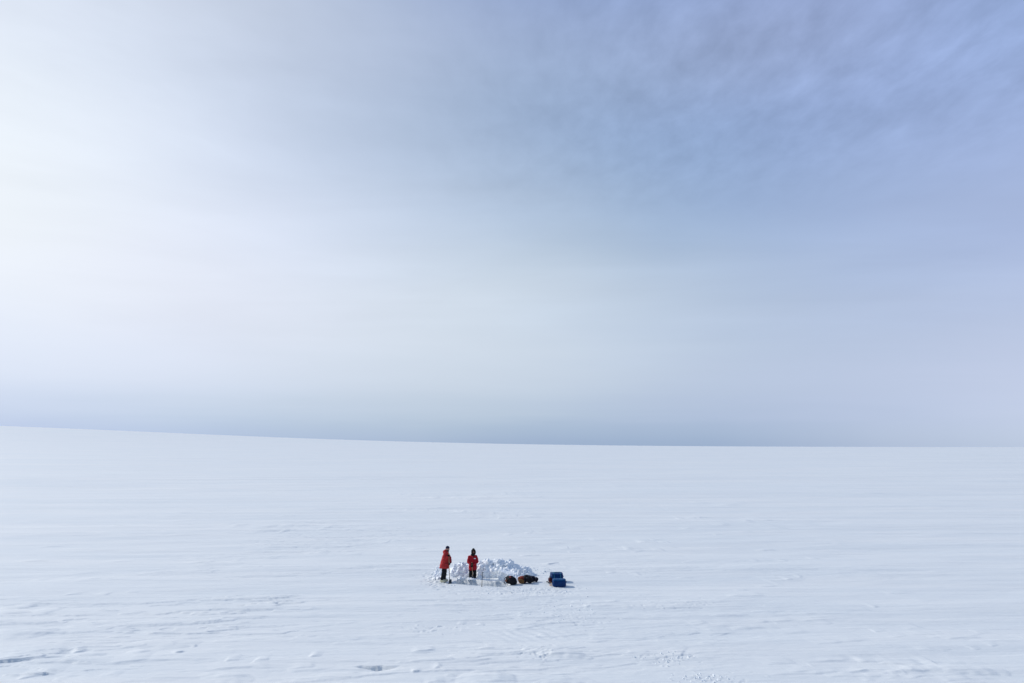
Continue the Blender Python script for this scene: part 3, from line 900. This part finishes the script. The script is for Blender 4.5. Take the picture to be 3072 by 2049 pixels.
def make_person(loc, rz, J, mats, hood_up, label, hat=None):
    root = empty('person', loc, rz)
    tag(root, label, 'person')
    red, trous, skin, bootm, solem = mats
    V = {k: Vector(v) for k, v in J.items() if k not in ('yaw', 'pitch', 'coat') and not k.startswith('toe')}
    # body, one continuous surface
    g = Geo()
    g.loft([V['pelvis'] + Vector((0, 0, -.08)), V['pelvis'], V['waist'], V['chest'], V['neck'] + Vector((0, 0, -.06)), V['neck'] + Vector((0, 0, .0))],
           [(.13, .10), (.155, .12), (.135, .105), (.165, .12), (.12, .08), (.055, .058)], side=(0, 1, 0))
    g.cap(V['neck'], V['head'] + Vector((-.01, 0, -.04)), .056, .052)
    for s in ('l', 'r'):
        g.cap(V['sh_' + s], V['el_' + s], .055, .044); g.cap(V['el_' + s], V['wr_' + s], .043, .028)
        g.cap(V['wr_' + s], V['hand_' + s], .028, .024)
        g.cap(V['neck'] + Vector((0, 0, -.05)), V['sh_' + s], .055, .055)
        leg_geo(g, V['hip_' + s], V['kn_' + s], V['an_' + s], (.085, .055, .038))
        g.cap(V['an_' + s], V['an_' + s] + Vector((.12, 0, -.06)), .038, .03)
    m = head_geo(g, V['head'], J_yaw(J), J.get('pitch', (0,))[0])
    g.build('body', skin, root, voxel=.0105, smooth_iter=2)
    for s in (-1, 1):
        e = Geo(); e.ell(V['head'] + m @ Vector((.081, s * .031, .004)), (.009, .014, .008), m, seg=10)
        e.build('eye', M_EYE, root)
    # trousers
    g = Geo()
    g.loft([V['pelvis'] + Vector((0, 0, -.16)), V['pelvis'] + Vector((0, 0, -.04)), V['pelvis'] + Vector((0, 0, .10))],
           [(.17, .13), (.185, .15), (.17, .13)], side=(0, 1, 0))
    for s in ('l', 'r'):
        a, k, n = V['hip_' + s], V['kn_' + s], V['an_' + s]
        g.loft([a + Vector((0, 0, .05)), a * .5 + k * .5, k, k * .55 + n * .45, n + Vector((0, 0, .08)), n + Vector((0, 0, .0))],
               [.118, .108, .094, .092, .092, .088], seg=16)
    g.build('trousers', trous, root, voxel=.014, smooth_iter=2, folds=(.010, (.10, .10, .06), 3))
    # boots
    for s in ('l', 'r'):
        boot(root, V['an_' + s], J['toe_' + s], bootm, solem)
    # parka
    g = Geo()
    st = J['coat']
    g.loft([s_[0] for s_ in st], [s_[1] for s_ in st], side=(0, 1, 0), seg=28)
    for s in ('l', 'r'):
        a, e, w = V['sh_' + s], V['el_' + s], V['wr_' + s]
        g.cap(V['neck'] + Vector((-.01, 0, -.10)), a, .10, .098)
        g.cap(a, e, .098, .086); g.cap(e, w * .9 + e * .1, .088, .070)
        g.cap(w * .9 + e * .1, w, .066, .062)
    if not hood_up:
        n = V['neck']
        g.ell(n + Vector((-.10, 0, .00)), (.095, .14, .10))
        g.ell(n + Vector((-.06, 0, .06)), (.07, .125, .06))
        g.ell(n + Vector((.0, .0, .0)), (.10, .12, .075))
    pk = g.build('parka', red, root, voxel=.016, smooth_iter=3, folds=(.018, (.12, .12, .07), 1))
    return root, V, m, pk

def J_yaw(J): return J.get('yaw', (0,))[0]

# ---- first person, side on, leaning on a long shovel
p1 = unproject(1333, 1745.5)
P1Z = ground_z(p1.x, p1.y)
J1 = dict(
    pelvis=(-.02, 0, .95), waist=(.0, 0, 1.10), chest=(.05, 0, 1.36), neck=(.10, 0, 1.55), head=(.155, 0, 1.715),
    yaw=(-.12,), pitch=(.20,),
    sh_l=(.07, .19, 1.46), el_l=(.22, .23, 1.20), wr_l=(.335, -.04, 1.02), hand_l=(.335, -.11, .99),
    sh_r=(.06, -.19, 1.46), el_r=(.01, -.28, 1.18), wr_r=(.21, -.27, 1.335), hand_r=(.25, -.26, 1.38),
    hip_l=(-.02, .10, .90), kn_l=(.01, .10, .50), an_l=(-.03, .10, .12), toe_l=(1, .15),
    hip_r=(-.02, -.10, .90), kn_r=(-.02, -.11, .50), an_r=(-.09, -.11, .12), toe_r=(1, -.25),
    coat=[((-.01, 0, .70), (.25, .265)), ((-.01, 0, .74), (.255, .27)), ((.0, 0, .90), (.24, .24)), ((.02, 0, 1.08), (.22, .21)),
          ((.05, 0, 1.25), (.215, .18)), ((.075, 0, 1.40), (.205, .165)), ((.095, 0, 1.50), (.15, .13)), ((.105, 0, 1.56), (.095, .10))])
person1, V1, HM1, pk1 = make_person((p1.x, p1.y, P1Z), R(-8), J1, (M_RED1, M_BLACK, M_SKIN, M_BOOT, M_SOLE), False,
    'person in a navy hat and long red parka standing side-on, leaning on a shovel')
def beanie():
    g = Geo(); h = V1['head']
    g.ell(h + HM1 @ Vector((-.012, 0, .058)), (.106, .090, .082), HM1, seg=22)
    g.loft([h + HM1 @ Vector((-.008, 0, .030)), h + HM1 @ Vector((-.010, 0, .046)), h + HM1 @ Vector((-.012, 0, .068))],
           [(.092, .110), (.096, .113), (.090, .107)], side=HM1 @ Vector((0, 1, 0)), seg=24)
    g.ell(h + HM1 @ Vector((-.07, 0, .01)), (.045, .072, .05), HM1)
    g.build('beanie', M_NAVY, person1, voxel=.009, smooth_iter=2)
    g = Geo()
    n = V1['neck']
    g.loft([n + Vector((.03, 0, -.09)), n + Vector((.035, 0, -.02)), n + Vector((.045, 0, .05)), h + HM1 @ Vector((.022, 0, -.075))],
           [(.085, .075), (.085, .085), (.078, .082), (.066, .076)], side=(0, 1, 0))
    g.ell(h + HM1 @ Vector((.045, 0, -.085)), (.058, .055, .036), HM1)
    g.build('neck_gaiter', M_BAGBLK, person1, voxel=.011, smooth_iter=2)
    # dark storm flap down the front and pocket flaps
    g = Geo()
    pts = [(.252, 0.0, .76), (.24, 0, .90), (.228, 0, 1.08), (.232, 0, 1.25), (.235, 0, 1.40), (.215, 0, 1.48)]
    g.loft(pts, [(.030, .010)] * len(pts), side=(0, 1, 0), seg=10)
    g.build('storm_flap', M_RED2, person1)
    for s in (-1, 1):
        g = Geo(); g.box((.13, s * .205, .93), (.16, .016, .07), Matrix.Rotation(s * -.45, 3, 'Z'))
        g.build('pocket_flap', M_RED1, person1, bevel=.006, smooth=False)
beanie()

def to_world(root, v):
    m = Matrix.Translation(root.location) @ root.rotation_euler.to_matrix().to_4x4()
    return m @ Vector(v)
def to_local(root, v):
    m = Matrix.Translation(root.location) @ root.rotation_euler.to_matrix().to_4x4()
    return m.inverted() @ Vector(v)

def build_shovel(top, low_grip, foot, label, blade_dir, bent=True, wood_frac=.70):
    """long handled snow shovel; world coordinates"""
    top = Vector(top); foot = Vector(foot)
    root = empty('shovel', foot)
    tag(root, label, 'shovel')
    T = top - foot
    d = T.normalized()
    L_ = T.length
    bd = Vector(blade_dir).normalized()
    neck = d * .36
    joint = d * (.36 + (L_ - .36) * (1 - wood_frac) * .6)
    g = Geo()
    g.loft([joint, joint * .5 + T * .5, T], [.018, .017, .016], seg=12)
    g.build('shaft', M_WOOD, root)
    g = Geo(); g.cap(T - d * .02, T + d * .03, .024, .024, seg=12)
    g.build('grip', M_WOOD, root)
    off = bd * (-.05 if bent else 0)
    g = Geo(); g.loft([joint + d * .06, joint, neck, d * .26 + off * .6 + bd * .035, d * .21 + bd * .03], [.021, .020, .018, .017, .016], seg=10)
    g.build('socket', M_STEEL, root)
    # dished blade with thickness
    side = d.cross(bd).normalized()
    g = Geo(); nu, nv = 9, 9
    vs = []
    for lay in (0, 1):
        for i in range(nu):
            for j in range(nv):
                u = -1 + 2 * i / (nu - 1); v = j / (nv - 1)
                wv = .125 * (1 - .18 * (1 - v) ** 3) * (1 - .10 * v ** 6)
                p = d * (.30 * (1 - v) - .02) + side * (u * wv) + bd * (.035 - .035 * u * u * 1.3 + .05 * v * v * .6) * -1 + bd * .05
                p = p + bd * (.0035 if lay else -.0035)
                vs.append(p)
    fs = []
    n = nu * nv
    for i in range(nu - 1):
        for j in range(nv - 1):
            a = i * nv + j
            fs.append((a, a + 1, a + nv + 1, a + nv)); fs.append((n + a, n + a + nv, n + a + nv + 1, n + a + 1))
    for i in range(nu - 1):
        a = i * nv; fs.append((a, a + nv, n + a + nv, n + a)); a += nv - 1; fs.append((a, n + a, n + a + nv, a + nv))
    for j in range(nv - 1):
        a = j; fs.append((a, n + a, n + a + 1, a + 1)); a += (nu - 1) * nv; fs.append((a, a + 1, n + a + 1, n + a))
    g.add(vs, fs)
    g.build('blade', M_STEEL, root)
    return root, d

top1 = to_world(person1, (.285, -.235, 1.47))
f1 = unproject(1348.5, 1750); f1.z = ground_z(f1.x, f1.y)
shov1, d1 = build_shovel(top1, None, f1, 'long wooden-handled shovel with a dark blade held upright by the person in the navy hat', (.9, -.55, 0), True, .62)
# gloves closed on the shaft
def on_shaft(foot, d, z): return foot + d * ((z - foot.z) / d.z)
hu = on_shaft(f1, d1, P1Z + 1.40)
hl = on_shaft(f1, d1, P1Z + .95)
Rm1 = person1.rotation_euler.to_matrix().inverted()
grip_glove(person1, to_local(person1, hu), Rm1 @ d1, V1['wr_r'], M_GLOVE)
grip_glove(person1, to_local(person1, hl), Rm1 @ d1, V1['wr_l'], M_GLOVE)

# ---- second person, facing the camera, hood up
p2 = unproject(1418, 1735.5)
P2Z = -0.19
J2 = dict(
    pelvis=(0, 0, .88), waist=(.0, 0, 1.02), chest=(.01, 0, 1.26), neck=(.02, 0, 1.44), head=(.045, 0.03, 1.585),
    yaw=(.10,), pitch=(.22,),
    sh_l=(.0, .175, 1.325), el_l=(.02, .245, 1.08), wr_l=(.20, .045, .975), hand_l=(.25, .0, .95),
    sh_r=(.0, -.175, 1.325), el_r=(.02, -.245, 1.08), wr_r=(.20, -.125, .955), hand_r=(.25, -.07, .93),
    hip_l=(0, .10, .84), kn_l=(.01, .115, .46), an_l=(-.01, .115, .12), toe_l=(1, .2),
    hip_r=(0, -.10, .84), kn_r=(.02, -.115, .46), an_r=(.02, -.115, .12), toe_r=(1, -.2),
    coat=[((.01, 0, .645), (.225, .19)), ((.01, 0, .68), (.23, .195)), ((.01, 0, .82), (.22, .185)), ((.01, 0, .98), (.205, .175)),
          ((.01, 0, 1.14), (.205, .175)), ((.01, 0, 1.28), (.19, .16)), ((.01, 0, 1.385), (.14, .12)), ((.02, 0, 1.44), (.10, .10))])
person2, V2, HM2, pk2 = make_person((p2.x, p2.y, P2Z), R(-90 + 4), J2, (M_RED2, M_BLACK, M_SHADED_SKIN, M_WBOOT, M_WBOOT), True,
    'person facing the camera in a red parka with black hood up and white chest patch')
def hood():
    g = Geo(); h = V2['head']; m = HM2
    # shell: rings swept from the face opening over the back of the head
    def ring(x, ry, rz, cz): return (h + m @ Vector((x, 0, cz)), (ry, rz))
    outer = [ring(.085, .098, .135, .012), ring(.06, .120, .158, .016), ring(.0, .128, .166, .02), ring(-.06, .122, .158, .018), ring(-.12, .09, .12, .01), ring(-.15, .04, .06, .0)]
    inner = [ring(.085, .088, .122, .012), ring(.0, .112, .150, .02), ring(-.06, .106, .142, .018), ring(-.115, .07, .10, .01)]
    g2 = Geo()
    g2.loft([o[0] for o in outer], [o[1] for o in outer], side=m @ Vector((0, 1, 0)), seg=28, cap=False)
    n_out = len(g2.v); seg = 28
    g2.f.append(tuple(range(n_out - seg, n_out)))
    g2.loft([o[0] for o in inner], [o[1] for o in inner], side=m @ Vector((0, 1, 0)), seg=28, cap=False)
    n_in = len(g2.v)
    g2.f.append(tuple(reversed(range(n_in - seg, n_in))))
    for k in range(seg):
        k2 = (k + 1) % seg
        g2.f.append((k, n_out + k, n_out + k2, k2))
    g2.loft([V2['neck'] + Vector((-.03, 0, -.06)), V2['neck'] + Vector((-.01, 0, .0)), h + m @ Vector((-.03, 0, -.09))], [(.13, .11), (.12, .11), (.10, .10)], side=(0, 1, 0))
    g2.ell(h + m @ Vector((-.03, 0, .16)), (.08, .065, .05), m)
    hd = g2.build('hood', M_FUR, person2, voxel=.010, smooth_iter=2, folds=(.006, (.05, .05, .05), 4))
    # fur ruff
    g = Geo(); rr = random.Random(4)
    for k in range(150):
        a = 2 * math.pi * rr.random()
        b = h + m @ Vector((.08 + rr.uniform(-.01, .012), math.cos(a) * .095, .012 + math.sin(a) * .130))
        out_ = m @ Vector((rr.uniform(.3, 1.0), math.cos(a) * rr.uniform(.2, 1), math.sin(a) * rr.uniform(.2, 1)))
        g.loft([b, b + out_.normalized() * .02, b + out_.normalized() * .042], [.010, .008, .001], seg=5)
    g.build('ruff', M_FUR, hd)
    # balaclava over mouth and nose
    g = Geo()
    g.ell(h + m @ Vector((.034, 0, -.056)), (.066, .062, .058), m)
    g.ell(h + m @ Vector((.09, 0, -.022)), (.028, .026, .022), m)
    g.loft([V2['neck'] + Vector((.04, 0, -.10)), V2['neck'] + Vector((.05, 0, .0)), h + m @ Vector((.03, 0, -.07))], [(.08, .06), (.085, .075), (.066, .066)], side=(0, 1, 0))
    g.build('balaclava', mat("dark_knit", (.022, .018, .018), .9, .5, 80, .3), person2, voxel=.009, smooth_iter=2)
    g = Geo()
    g.box((.178, .105, 1.265), (.016, .105, .045), Matrix.Rotation(.14, 3, 'Z') @ Matrix.Rotation(.0, 3, 'Y'))
    g.build('chest_patch', M_PATCH, person2, bevel=.005, smooth=False)
    g = Geo()
    pts = [(.205, -.01, .70), (.197, -.01, .84), (.19, -.01, .98), (.19, -.01, 1.14), (.175, -.01, 1.28), (.14, -.01, 1.38)]
    g.loft(pts, [(.028, .009)] * len(pts), side=(0, 1, 0), seg=10)
    g.build('storm_flap', M_RED2, person2)
    for s in (-1, 1):
        g = Geo(); g.box((.185, s * .12, .84), (.018, .13, .06), Matrix.Rotation(s * .35, 3, 'Z'))
        g.build('pocket_flap', M_RED2, person2, bevel=.006, smooth=False)
hood()
top2 = to_world(person2, (.265, -.055, 1.03))
f2 = Vector((p2.x + .04, p2.y - .02, -.36))
shov2, d2 = build_shovel(top2, None, f2, 'short wooden-handled shovel stuck in the snow before the person with the black hood', (0, 1, 0), False, .8)
Rm2 = person2.rotation_euler.to_matrix().inverted()
l_top = to_local(person2, top2)
grip_glove(person2, l_top - (Rm2 @ d2) * .045, Rm2 @ d2, V2['wr_l'], M_GLOVE)
grip_glove(person2, l_top - (Rm2 @ d2) * .15, Rm2 @ d2, V2['wr_r'], M_GLOVE)

# ------------------------------------------------------------------ thin pole at the pit edge
def build_pole():
    b = unproject(1445, 1761); b.z = ground_z(b.x, b.y)
    root = empty('pole', b)
    tag(root, 'thin dark pole with a short side grip standing at the near edge of the pit', 'pole')
    g = Geo(); g.loft([(0, 0, -.25), (.02, 0, .35), (.03, 0, .70)], [.018, .017, .016], seg=10); g.build('shaft', M_STEEL, root)
    g = Geo(); g.loft([(-.01, 0, .705), (.05, 0, .712), (.13, 0, .695)], [.014, .013, .010], seg=10); g.build('handle', M_ALU, root)
    g = Geo(); g.loft([(.0, 0, .02), (.001, 0, .035)], [.035, .03], seg=18); g.build('basket', M_STEEL, root)
build_pole()

# ------------------------------------------------------------------ bags and packs
def rounded_bag(g, c, s, rot=None, n=9, p=3.2, sag=0.0, seed=1):
    """superellipsoid bag body with flattened bottom"""
    m = rot if rot is not None else Matrix.Identity(3)
    c = Vector(c); vs = []; fs = []; SEG = 36; RN = 18
    def sp(v, e): return math.copysign(abs(v) ** e, v)
    e = 2.0 / p
    vs.append(c + m @ Vector((0, 0, -s[2] / 2)))
    for i in range(1, RN):
        ph = -math.pi / 2 + math.pi * i / RN
        for k in range(SEG):
            th = 2 * math.pi * k / SEG
            x = sp(math.cos(ph), e) * sp(math.cos(th), e) * s[0] / 2
            y = sp(math.cos(ph), e) * sp(math.sin(th), e) * s[1] / 2
            z = sp(math.sin(ph), e) * s[2] / 2
            if sag: z -= sag * s[2] * (1 - (2 * x / s[0]) ** 2) * (1 if z > 0 else 0)
            vs.append(c + m @ Vector((x, y, z)))
    vs.append(c + m @ Vector((0, 0, s[2] / 2 - sag * s[2])))
    for k in range(SEG):
        fs.append((0, 1 + (k + 1) % SEG, 1 + k)); fs.append((len(vs) - 1, 1 + (RN - 2) * SEG + k, 1 + (RN - 2) * SEG + (k + 1) % SEG))
    for i in range(RN - 2):
        for k in range(SEG):
            a = 1 + i * SEG + k; b = 1 + i * SEG + (k + 1) % SEG
            fs.append((a, b, b + SEG, a + SEG))
    g.add(vs, fs)

def band(g, c, s, axis, pos, w=.04, th=.006, p=3.2, rot=None):
    """webbing ring round a rounded bag, crossing `axis`"""
    m = rot if rot is not None else Matrix.Identity(3)
    def sp(v, e): return math.copysign(abs(v) ** e, v)
    e = 2.0 / p; n = 40; c = Vector(c)
    vs = []; fs = []
    k0 = (1 - min(.98, abs(pos)) ** p) ** (1 / p)
    for k in range(n):
        an = 2 * math.pi * k / n
        a, b = sp(math.cos(an), e) * k0, sp(math.sin(an), e) * k0
        for (dw, dt) in ((-w / 2, -.01), (w / 2, -.01), (w / 2, th), (-w / 2, th)):
            if axis == 0: v = Vector((pos * s[0] / 2 + dw, a * (s[1] / 2 + dt), b * (s[2] / 2 + dt)))
            else: v = Vector((a * (s[0] / 2 + dt), pos * s[1] / 2 + dw, b * (s[2] / 2 + dt)))
            vs.append(c + m @ v)
    for k in range(n):
        k2 = (k + 1) % n
        for j in range(4):
            j2 = (j + 1) % 4
            fs.append((k * 4 + j, k * 4 + j2, k2 * 4 + j2, k2 * 4 + j))
    g.add(vs, fs)

def blue_bag(px, py, size, rz, label, seed, group='blue duffel bags on the snow'):
    p = unproject(px, py); z = ground_z(p.x, p.y)
    root = empty('duffel_bag', (p.x, p.y + size[1] / 2, z), rz)
    tag(root, label, 'bag', group)
    c = (0, 0, size[2] / 2 - .015)
    g = Geo(); rounded_bag(g, c, size, p=5.0, sag=.04)
    g.build('bag_body', M_BLUE, root, voxel=.018, smooth_iter=2, folds=(.013, (.13, .13, .10), seed))
    # lid panel over the top; the front bag's is painted paler as a highlight
    g = Geo(); rounded_bag(g, (0, 0, size[2] * .90), (size[0] * .97, size[1] * .97, size[2] * .25), p=4.5, sag=.05)
    g.build('lid', M_BLUE_HIGHLIT if seed == 1 else M_BLUE, root, voxel=.018, smooth_iter=2, folds=(.012, (.12, .12, .10), seed + 4))
    for q in (-.5, .5):
        g = Geo(); band(g, c, (size[0], size[1], size[2] * 1.06), 0, q, w=.038, th=.014, p=5.0)
        g.build('strap', M_TEAL if seed != 1 else M_BLUE, root, smooth=False)
    for s in (-1, 1):
        g = Geo(); g.tube([(s * size[0] / 2, -.10, size[2] * .62), (s * (size[0] / 2 + .03), -.07, size[2] * .60), (s * (size[0] / 2 + .035), 0, size[2] * .56),
                           (s * (size[0] / 2 + .03), .07, size[2] * .60), (s * size[0] / 2, .10, size[2] * .62)], .012)
        g.build('handle', M_BAGBLK, root)
    if seed != 1:
        g = Geo(); g.tube([(-.17, -.08, size[2] * 1.02), (-.06, -.10, size[2] * 1.09), (.06, -.09, size[2] * 1.09), (.17, -.06, size[2] * 1.02)], .013)
        g.build('handle', M_TEAL, root)
    return root
blue_bag(1678.5, 1762.5, (.70, .45, .38), R(2), 'boxy blue bag with a highlight painted into its top, nearest the camera of the two', 1)
blue_bag(1671, 1750, (.68, .66, .44), R(4), 'rear blue bag with teal straps, partly hidden by the boxy one', 2)

def build_sled_cords():
    # small things at the left of the blue bags
    p = unproject(1651, 1749); z = ground_z(p.x, p.y)
    g = Geo(); rounded_bag(g, (0, 0, .12), (.20, .30, .26), p=2.8)
    root = empty('stuff_sack', (p.x, p.y, z), R(10)); tag(root, 'small dark maroon stuff sack against the left side of the rear blue bag', 'bag')
    g.build('sack_body', mat("maroon_nylon", (.06, .008, .014), .6, .5, 30, .3), root, voxel=.014, smooth_iter=2, folds=(.01, (.06, .06, .06), 3))
    g = Geo(); g.tube([(-.02, -.02, .24), (-.02, -.04, .30), (.02, -.03, .31)], .012); g.build('drawcord', M_BAGBLK, root)
    p = unproject(1639, 1752); z = ground_z(p.x, p.y)
    g = Geo(); pts = []
    for i in range(46):
        t = i / 45.0
        pts.append((.20 * t + .05 * math.sin(t * 17), .10 * math.cos(t * 13) - .22 * t, .035 + .10 * abs(math.sin(t * 7)) * (1 - t)))
    g.tube(pts, .014)
    o = g.build('rope', M_DNAVY); o.location = (p.x, p.y, z)
    tag(o, 'loose dark rope lying on the snow left of the blue bags', 'rope')
    p = unproject(1650, 1760); z = ground_z(p.x, p.y); g = Geo(); pts = []
    for i in range(40):
        t = i / 39.0
        pts.append((.03 + .05 * math.cos(t * 9) + .02 * t, .10 * math.sin(t * 9) + .1, .02 + .16 * t * t))
    g.tube(pts, .015)
    o = g.build('cord', M_ORANGE); o.location = (p.x, p.y, z)
    tag(o, 'short orange cord at the left corner of the front blue bag', 'cord')
build_sled_cords()

def pack_dark():
    p = unproject(1531, 1757); z = ground_z(p.x, p.y)
    root = empty('backpack', (p.x, p.y + .2, z), R(0))
    tag(root, 'black backpack with tan and pink patches, lying left of the rust-red pack', 'backpack', 'packs lying on the snow')
    root.scale = (1.05, 1.0, .94)
    g = Geo()
    rounded_bag(g, (.04, 0, .20), (.50, .40, .40), Euler((0, R(14), 0)).to_matrix(), p=2.6)
    g.ell((-.05, .04, .33), (.19, .16, .14)); g.ell((.18, -.04, .16), (.15, .17, .16))
    g.build('pack_body', M_BAGBLK, root, voxel=.016, smooth_iter=3, folds=(.030, (.15, .15, .12), 6))
    g = Geo(); rounded_bag(g, (.06, -.21, .18), (.26, .10, .24), p=3)
    g.build('pocket', M_BAGBLK, root, voxel=.013, smooth_iter=2, folds=(.008, (.06, .06, .06), 7))
    g = Geo(); rounded_bag(g, (-.21, -.12, .24), (.10, .14, .15), Euler((0, R(25), 0)).to_matrix(), p=2.5)
    g.build('side_pouch', M_TAN, root, voxel=.012, smooth_iter=2, folds=(.008, (.05, .05, .05), 8))
    g = Geo(); rounded_bag(g, (-.01, -.13, .42), (.09, .07, .12), Euler((R(-30), R(-20), 0)).to_matrix(), p=2.5)
    g.build('tag_patch', mat("faded_pink_cloth", (.28, .07, .07), .8, .4, 30, .2), root, voxel=.01, smooth_iter=2)
    for s in (-1, 1):
        g = Geo(); g.loft([(-.22, s * .08 - .04, .40), (-.30, s * .08 - .06, .28), (-.31, s * .08 - .08, .12), (-.24, s * .07 - .1, .03)], [(.028, .012)] * 4, side=(0, 1, 0), seg=8)
        g.build('shoulder_strap', M_DNAVY, root)
    g = Geo(); g.tube([(-.15, -.22, .03), (-.12, -.30, .015), (-.10, -.36, .015)], .012); g.build('buckle_strap', M_BAGBLK, root)
pack_dark()

def pack_rust():
    p = unproject(1574, 1754); z = ground_z(p.x, p.y)
    root = empty('backpack', (p.x, p.y + .22, z), R(-6))
    tag(root, 'rust-red and ochre pack with a black upper half, beside the navy roll', 'backpack', 'packs lying on the snow')
    root.scale = (1.08, 1.0, .92)
    g = Geo()
    rounded_bag(g, (-.08, 0, .20), (.48, .38, .40), Euler((0, R(-12), 0)).to_matrix(), p=2.5)
    g.build('pack_body', M_RUST, root, voxel=.016, smooth_iter=3, folds=(.028, (.14, .14, .10), 2))
    g = Geo()
    rounded_bag(g, (.13, .0, .27), (.42, .44, .36), Euler((0, R(20), 0)).to_matrix(), p=2.5)
    g.ell((.27, -.02, .16), (.14, .18, .15))
    g.build('lid', M_BAGBLK, root, voxel=.016, smooth_iter=3, folds=(.030, (.14, .14, .10), 3))
    g = Geo(); rounded_bag(g, (-.12, -.18, .14), (.34, .14, .22), Euler((0, R(18), 0)).to_matrix(), p=2.3)
    g.build('front_pocket', M_OCHRE, root, voxel=.013, smooth_iter=2, folds=(.012, (.06, .06, .06), 4))
    g = Geo(); rounded_bag(g, (-.24, -.06, .24), (.16, .20, .24), Euler((0, R(-20), 0)).to_matrix(), p=2.3)
    g.build('side_pocket', M_TAN, root, voxel=.013, smooth_iter=2, folds=(.01, (.06, .06, .06), 5))
    g = Geo(); g.ell((.13, -.235, .34), (.018, .008, .022)); g.build('badge', M_ALU, root)
    g = Geo(); g.loft([(-.05, -.20, .42), (.02, -.25, .28), (.03, -.25, .10), (.0, -.2, .03)], [(.022, .010)] * 4, side=(1, 0, 0), seg=8)
    g.build('shoulder_strap', M_DNAVY, root)
pack_rust()

def navy_roll():
    p = unproject(1600, 1749); z = ground_z(p.x, p.y)
    root = empty('bedding_roll', (p.x, p.y + .12, z), R(-6))
    tag(root, 'low dark navy roll on the snow, rightmost of the dark gear', 'roll')
    g = Geo()
    g.loft([(-.24, 0, .13), (-.16, 0, .16), (-.06, 0, .165), (.04, 0, .14), (.09, 0, .12)], [.09, .14, .15, .13, .09], seg=20)
    g.ell((.17, -.02, .125), (.115, .15, .125)); g.cap((-.1, 0, .12), (.18, 0, .11), .10, .09)
    g.build('roll_body', M_DNAVY, root, voxel=.014, smooth_iter=3, folds=(.024, (.13, .13, .10), 9))
    for x in (-.12, .075):
        g = Geo(); n = 24
        r0 = .158 if x < 0 else .125
        pts = [(x, math.cos(2 * math.pi * k / n) * r0, .15 + math.sin(2 * math.pi * k / n) * r0 * .96) for k in range(n + 1)]
        g.tube(pts, .009); g.build('strap', M_BAGBLK, root)
navy_roll()
